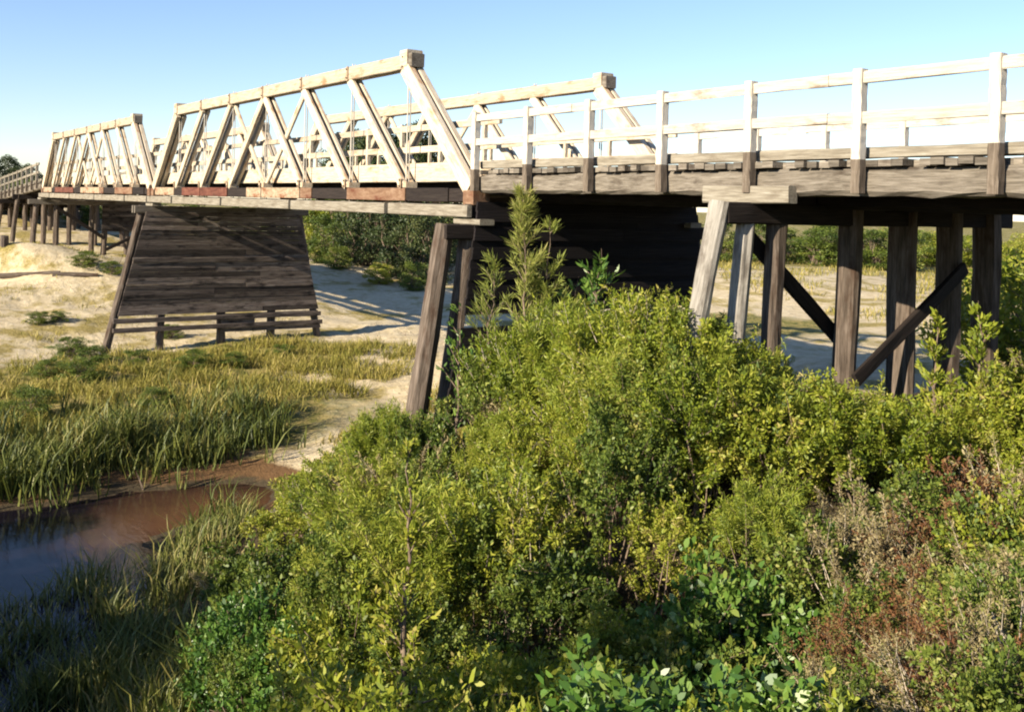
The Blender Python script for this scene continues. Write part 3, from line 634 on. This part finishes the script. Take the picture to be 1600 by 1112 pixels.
def scatter(n_, x0, x1, y0, y1, keep, dz=0.0, deep=0.02):
    x = rng.uniform(x0, x1, n_); y = rng.uniform(y0, y1, n_); k = keep(x, y); x, y = x[k], y[k]
    w_ = ground_w(x, y); k = w_ > -8.0-deep; return np.stack([x, y, w_+EYE+dz], -1)[k]
shore = lambda y: np.interp(y, [-30, -14, -4, 4, 9, 11.5, 14], [-33, -32, -30, -29.2, -29.5, -30.6, -33])
edge = lambda y: np.interp(y, [-30, -5, 4, 11, 15, 20, 24], [-47, -45.5, -44.5, -46.5, -47.5, -46, -38])
blades('bank_grass', scatter(21000, -50, -24, -14, 24, lambda x, y: ((x < shore(y)-0.6) | (y > 13)) & (x < np.interp(y, [13, 15, 24], [-28, -25.5, -27])) & (x > edge(y)-1.2+1.2*vnoise(x, y, 0.7, 1)+rng.exponential(1.3, len(x))) & (vnoise(x, y, 0.9, 4)+rng.normal(size=len(x))*0.25 > -0.55) & (np.abs((x+28.4)*0.82+(y-9)*0.57) > 0.0) & ~((np.abs((x+28)*0.81+(y-9)*0.58) < 1.5+0.5*vnoise(x, y, 1.1, 2)) & (y > 8.5))),
       0.22, 0.72, 0.032, LM['grass'], 0.5, 'yellow green grass growing on the far bank of the inlet', tuft=7, spread=0.16)
blades('reeds', scatter(6200, -37, -27.5, -14, 12.5, lambda x, y: (x < shore(y)-0.3+rng.exponential(0.55, len(x))) & (x > shore(y)-2.6+0.6*vnoise(x, y, 1.0, 7)-rng.exponential(0.8, len(x))) & (vnoise(x, y, 1.4, 9)+rng.normal(size=len(x))*0.3 > -0.7), deep=0.3),
       0.8, 1.75, 0.045, LM['reed'], 0.24, 'tall green reeds along the far edge of the water', tuft=6, spread=0.12, bend=0.32)
blades('near_reeds', scatter(3400, -25, -14.5, 1.0, 11.5, lambda x, y: (y > np.interp(x, [-25, -23.7, -20, -16.7, -14], [8.3, 7.4, 4.9, 3.6, 2.0])-0.25) & (y < np.interp(x, [-25, -20, -16, -14], [9.3, 6.8, 6.0, 5])) & (vnoise(x, y, 1.6, 3) > -0.7), deep=0.55),
       0.45, 1.15, 0.03, LM['reed'], 0.3, 'shaded reeds on the near edge of the water beside the bright green bushes', tuft=6, spread=0.12, bend=0.3)
blades('water_reeds', scatter(4200, -23, -14, -2.0, 5.0, lambda x, y: (y > np.interp(x, [-23, -20.5, -17, -15], [5.2, 1.2, -0.5, -2])) & (vnoise(x, y, 1.3, 6) > -0.35), deep=1.2),
       0.7, 1.25, 0.03, LM['reed'], 0.22, 'dark reeds standing in the shaded water at the lower left corner', tuft=6, spread=0.14, bend=0.3)
blades('field_grass', scatter(30000, -90, 60, 22, 110, lambda x, y: (vnoise(x, y, 0.25, 5) > -0.1) & (y > np.interp(x, [-60, -25, -15], [58, 44, 25]))), 0.25, 0.7, 0.06, LM['grass'], 0.4, 'straw coloured grass in the field beyond the bridge', tuft=4, spread=0.3)

# ------------------------------------------------------------------ trees
def tree_proto(mat, H, R, trunk_r, n_cl, per, ll, lw, cl_r, base=0.3, multi=1):
    """crown clumps on real limbs; returns (trunk mesh, crown mesh), base at the origin"""
    segs = []; tips = []
    for m_ in range(multi):
        a0 = random.uniform(0, 6.28); b0 = Vector((0.25*math.cos(a0), 0.25*math.sin(a0), -0.4))*(multi > 1)+Vector((0, 0, -0.3)); top = Vector((random.uniform(-.2, .2)*R+math.cos(a0)*R*0.4*(multi > 1), random.uniform(-.2, .2)*R+math.sin(a0)*R*0.4*(multi > 1), H*0.85))
        pts = [b0]
        for i in range(1, 7):
            t_ = i/6; pts.append(b0.lerp(top, t_)+Vector((random.uniform(-.05, .05)*R, random.uniform(-.05, .05)*R, 0)))
        for i in range(6): segs.append((pts[i], pts[i+1], trunk_r*(1-i/6.6), trunk_r*(1-(i+1)/6.6)))
        for k in range(n_cl//multi):
            t_ = random.uniform(base, 1.0); z_ = H*t_; prof = math.sin(math.pi*min(1, max(0.08, (t_-base)/(1-base)*0.86+0.14)))**0.7
            a = random.uniform(0, 6.28); rr = R*prof*random.uniform(0.35, 1.0); i = min(5, max(0, int(t_*6)-random.choice((0, 1))))
            s0 = pts[i]; tip = Vector((top.x*t_+rr*math.cos(a), top.y*t_+rr*math.sin(a), z_))
            mid = s0.lerp(tip, 0.5)+Vector((0, 0, 0.06*H)); r_ = trunk_r*(1-t_*0.85)*0.4
            segs += [(s0, mid, r_, r_*0.6), (mid, tip, r_*0.6, r_*0.15)]; tips.append(tip)
    c_ = np.array([tuple(v) for v in tips]); idx = rng.integers(0, len(c_), len(c_)*per); ct = rng.uniform(0, 1, len(c_)); cs = rng.uniform(0.6, 1.3, len(c_))*cl_r
    off = unit(rng.normal(size=(len(idx), 3)))*(rng.uniform(0, 1, len(idx))**0.4*cs[idx])[:, None]*np.array([1, 1, 0.7])
    L = rng.uniform(0.7, 1.3, len(idx))*ll
    return tubes_mesh('trunk', segs, bark, 7), leaves_mesh('crown', c_[idx]+off, off+rng.normal(size=off.shape)*0.4*cl_r, L, L*lw/ll, ct[idx], mat)
TP = {
 'gum': [tree_proto(LM['gum'], 10, 3.4, .22, 70, 130, .22, .11, .75, .35) for _ in range(2)],
 'scrub': [tree_proto(LM['mid'], 4.5, 2.4, .10, 80, 110, .16, .08, .5, .03, 4) for _ in range(2)],
 'bushgum': [tree_proto(LM['gum'], 4.6, 2.4, .10, 75, 110, .17, .085, .5, .03, 4) for _ in range(2)],
 'pale': [tree_proto(LM['wattle'], 4.0, 2.6, .09, 70, 110, .17, .08, .5, .03, 4)],
}
def tree(kind, x, y, label, s=1.0, sz=None, name='tree', cat='tree', group=None):
    tr_, cr = random.choice(TP[kind]); o = empty(name, (x, y, gz(x, y)-0.05)); o.rotation_euler.z = random.uniform(0, 6.28); o.scale = (s, s, sz or s)
    for nm, me_ in (('trunk', tr_), ('crown', cr)):
        c_ = bpy.data.objects.new(nm, me_); COL.objects.link(c_); c_.parent = o
    return tag(o, label, cat, group)
def ray_at(px, Z): p_ = at(px, 330, Z); return p_.x, p_.y
# thicket and taller trees on the far side, seen between the two piers and through the main truss
for px, Z, kd, s, sz in ((490, 99, 'pale', 1.3, 1.3), (512, 88, 'scrub', .9, .9), (540, 97, 'scrub', 1.6, 1.7), (568, 85, 'bushgum', 1.2, 1.3), (592, 92, 'bushgum', 1.6, 1.9), (618, 81, 'bushgum', 1.1, 1.2), (640, 88, 'bushgum', 1.5, 1.9), (662, 78, 'bushgum', 1.1, 1.2), (690, 84, 'bushgum', 1.4, 1.7), (550, 106, 'scrub', 1.9, 2.1), (620, 102, 'bushgum', 2.0, 2.4), (710, 94, 'scrub', 1.9, 1.8), (530, 82, 'scrub', .5, .4), (600, 77, 'pale', .5, .4), (650, 73, 'scrub', .5, .45)):
    x, y = ray_at(px, Z); tree(kd, x, y, 'bushy dark green shrub in the thicket between the two piers', s, sz, 'large_shrub', 'shrub', 'thicket beyond the bridge')
for px, Z, s in ((545, 106, 1.15), (600, 104, 1.2), (655, 104, 1.25), (690, 108, 1.15)):
    x, y = ray_at(px, Z); tree('gum', x, y, 'gum tree seen through the bars of the main truss', s, s, 'gum_tree', 'tree', 'gum trees behind the main truss')
# scrub line beyond the field on the right
for i, px in enumerate((1130, 1190, 1235, 1270, 1300, 1335, 1370, 1400, 1440, 1480, 1530, 1575, 1610, 1660)):
    Z = random.uniform(98, 112); x, y = ray_at(px, Z); tree(random.choice(('scrub', 'pale', 'scrub')), x, y, 'low green bush at the far side of the pale field', random.uniform(.95, 1.4), random.uniform(.75, 1.0), 'field_bush', 'shrub', 'bushes across the field behind the trestle')
# bushes at the right edge behind the last piles
for px, Z, s, sz in ((1600, 30, .9, .9), (1640, 27, 1.0, .95), (1585, 38, .8, .75), (1670, 33, 1.1, 1.0)):
    x, y = ray_at(px, Z); tree('pale', x, y, 'yellow green bush just behind the thickest pile at the right edge', s, sz, 'bank_bush', 'shrub', 'bushes behind the last pile')
# far left skyline
for px, Z, s in ((-40, 235, 1.1), (-14, 225, .95), (8, 240, 1.15), (24, 232, .85), (44, 238, .95), (62, 246, .75), (82, 250, .7), (-70, 225, 1.1)):
    x, y = ray_at(px, Z); tree('gum', x, y, 'far gum tree on the skyline behind the left end of the bridge', s, s, 'gum_tree', 'tree', 'gum trees on the left skyline')
for px, Z in ((5, 108), (30, 112), (120, 100), (150, 104), (185, 100), (215, 98), (250, 104), (300, 110), (380, 108), (430, 100)):
    x, y = ray_at(px, Z); tree('scrub', x, y, 'green scrub bush behind the far pier of thin piles', random.uniform(.7, 1.0), random.uniform(.6, .8), 'scrub_bush', 'shrub', 'scrub behind the far pier')
# small clumps on the sand by the boarded pier
for px, py, s in ((128, 432, .42), (60, 505, .28), (90, 503, .24), (178, 432, .35), (265, 530, .3), (50, 335, .8), (110, 560, .4), (150, 570, .35)):
    p_ = hit(px, py); tree('scrub', p_.x, p_.y, 'small grey green tussock on the pale sand near the boarded pier', s, s*.5, 'tussock', 'plant', 'tussocks on the sand')
# unseen trees added on the near bank, left of the frame, to shade the near water
for x, y, s in ((-22, -4.0, .55), (-19.5, -5.2, .6), (-17, -5.0, .6), (-14, -6, .58), (-25, -7.5, .6), (-20.5, -8, .66), (-16, -9, .7)):
    tree('gum', x, y, 'unseen bank tree added left of the inlet to shade the water', s, s, 'gum_tree', 'tree', 'unseen trees added on the near bank for shade')

# feathery sapling in front of the pier and other saplings
def sapling(x, y, H, label, n_br=46, mat='needle', spread=0.32, ll=0.22, lw=0.022, per=60):
    o = empty('sapling', (x, y, gz(x, y))); segs = []; P_, D_ = [], []; pts = [Vector((0, 0, -.2))]
    for i in range(1, 11): pts.append(Vector((random.uniform(-.05, .05)*H*.3, random.uniform(-.05, .05)*H*.3, H*i/10)))
    for i in range(10): segs.append((pts[i], pts[i+1], .05*(1-i/10.5), .05*(1-(i+1)/10.5)))
    for k in range(n_br):
        t_ = random.uniform(0.12, 0.97); i = int(t_*10); s0 = pts[i].lerp(pts[min(i+1, 10)], t_*10-i); a = random.uniform(0, 6.28); L = H*spread*(1.12-t_)*random.uniform(.5, 1.0)
        d = Vector((math.cos(a), math.sin(a), random.uniform(.9, 1.7))).normalized(); tip = s0+d*L; segs.append((s0, tip, .014, .004))
        for q in range(per):
            u_ = random.uniform(.15, 1.05); P_.append(tuple(s0.lerp(tip, u_)+Vector((random.gauss(0, .03), random.gauss(0, .03), random.gauss(0, .03))))); e = d+Vector((random.gauss(0, .45), random.gauss(0, .45), random.gauss(0, .4))); D_.append(tuple(e))
    P_ = np.array(P_); D_ = np.array(D_); L = rng.uniform(.6, 1.2, len(P_))*ll
    c_ = link('trunk', tubes_mesh('trunk', segs, bark, 5)); c_.parent = o
    c_ = link('foliage', leaves_mesh('foliage', P_, D_, L, L*lw/ll, rng.uniform(0, 1, len(P_)), LM[mat])); c_.parent = o
    return tag(o, label, 'sapling')
def spot(px, Z): p_ = at(px, 330, Z); return p_.x, p_.y
def sap(px, Z, pytop, label, **k):
    x, y = spot(px, Z); H = at(px, pytop, Z).z-gz(x, y); return sapling(x, y, H, label, **k)
sap(822, 21.5, 296, 'tall feathery sapling standing in front of the near pier and rising above the deck edge', n_br=64, per=52, spread=.25, ll=.26, lw=.016)
sap(770, 22, 400, 'short feathery sapling left of the tallest sapling in front of the near pier', n_br=36, per=40, lw=.016)
sap(862, 21.5, 345, 'leaning feathery sapling right of the tallest sapling under the near approach', n_br=40)
sap(940, 21.0, 388, 'broad leaved sapling in front of the dark space under the near approach', n_br=30, mat='broad', ll=.2, lw=.06, per=16, spread=.4)
sap(905, 22.5, 430, 'small leafy sapling beside the broad leaved one under the approach', n_br=26, mat='broad', ll=.16, lw=.05, per=16, spread=.4)
sap(1470, 16.2, 490, 'slender yellow green sapling against the thick dark piles of the nearest trestle', n_br=34, mat='wattle', ll=.12, lw=.04, per=26, spread=.3)
sap(1535, 16.0, 470, 'slender sapling in front of the last pile of the nearest trestle', n_br=34, mat='wattle', ll=.12, lw=.04, per=26, spread=.3)
sap(722, 22.6, 470, 'leafy sapling between the raking piles of the weathered pier', n_br=26, mat='broad', ll=.16, lw=.06, per=14, spread=.35)
sap(650, 11.3, 690, 'thin brown stemmed sapling rising through the bushes in the middle', n_br=30, mat='wattle', ll=.11, lw=.035, per=26, spread=.22)

# driftwood and sticks on the sand
blades('bank_litter', scatter(1300, -75, -26.5, -6, 26, lambda x, y: (vnoise(x, y, 0.6, 8) > 0.1)), 0.25, 0.8, 0.035, bark, 3.0, 'dry sticks and flood litter scattered over the pale sand', tuft=2, spread=0.4, bend=0.05)['category'] = 'litter'

for x, y, s_ in ((-6.3, -5.2, .60), (-9.3, -5.6, .58)):  # unseen trees added so that shade falls on the lower bushes
    tree('gum', x, y, 'unseen bank tree added close to the viewpoint to shade the lower bushes', s_, s_, 'gum_tree', 'tree', 'unseen trees added beside the viewpoint for shade')

# drift logs and an old stump on the sand by the far pier
for px, py, L, ang, lb in ((30, 440, 5.0, 0.95, 'long dark drift log lying across the pale sand at the left edge'), (118, 436, 2.6, 1.2, 'short drift log lying on the sand left of the boarded pier'), (205, 470, 1.8, 0.3, 'small grey drift log beside the raking pile of the boarded pier')):
    p_ = hit(px, py); d_ = Vector((math.cos(ang), math.sin(ang), 0))*L/2; a_ = p_-d_; b_ = p_+d_; a_.z = gz(a_.x, a_.y)+.1; b_.z = gz(b_.x, b_.y)+.1
    lo_ = log('drift_log', a_, b_, .2, .11, 'pile', None); tag(lo_, lb, 'log')
p_ = hit(6, 405); st_ = log('tree_stump', p_-Vector((0, 0, .4)), p_+Vector((.15, 0, 1.5)), .34, .24, 'board', None); tag(st_, 'dark upright stump on the sandy mound at the left edge', 'stump')

blades('sand_weeds', scatter(2600, -76, -46, -8, 22, lambda x, y: (vnoise(x, y, 0.5, 3)+0.7*vnoise(x, y, 1.7, 1)+rng.normal(size=len(x))*0.3 > 0.75)), 0.10, 0.38, 0.03, LM['grass'], 0.6, 'thin weeds dotted over the pale sand round the boarded pier', tuft=8, spread=0.14, bend=0.3)['category'] = 'weeds'
for px, py, sc_ in ((70, 590, .3), (128, 600, .42), (215, 575, .3), (300, 580, .34), (250, 640, .3), (370, 575, .26), (40, 655, .4), (440, 560, .24)):
    p_ = hit(px, py); tree('scrub', p_.x, p_.y, 'low dark green clump standing among the yellow grass of the far bank', sc_, sc_*.55, 'grass_clump', 'plant', 'green clumps in the bank grass')
blades('near_grass', scatter(9000, -8, 14, 1.5, 24, lambda x, y: (np.hypot(x, y) > 3.0) & (vnoise(x, y, 0.8, 2)+rng.normal(size=len(x))*0.4 > -0.6)), 0.2, 0.6, 0.025, LM['grass'], 0.5, 'yellow green grass on the near bank beside the end of the approach', tuft=6, spread=0.15, bend=0.35)
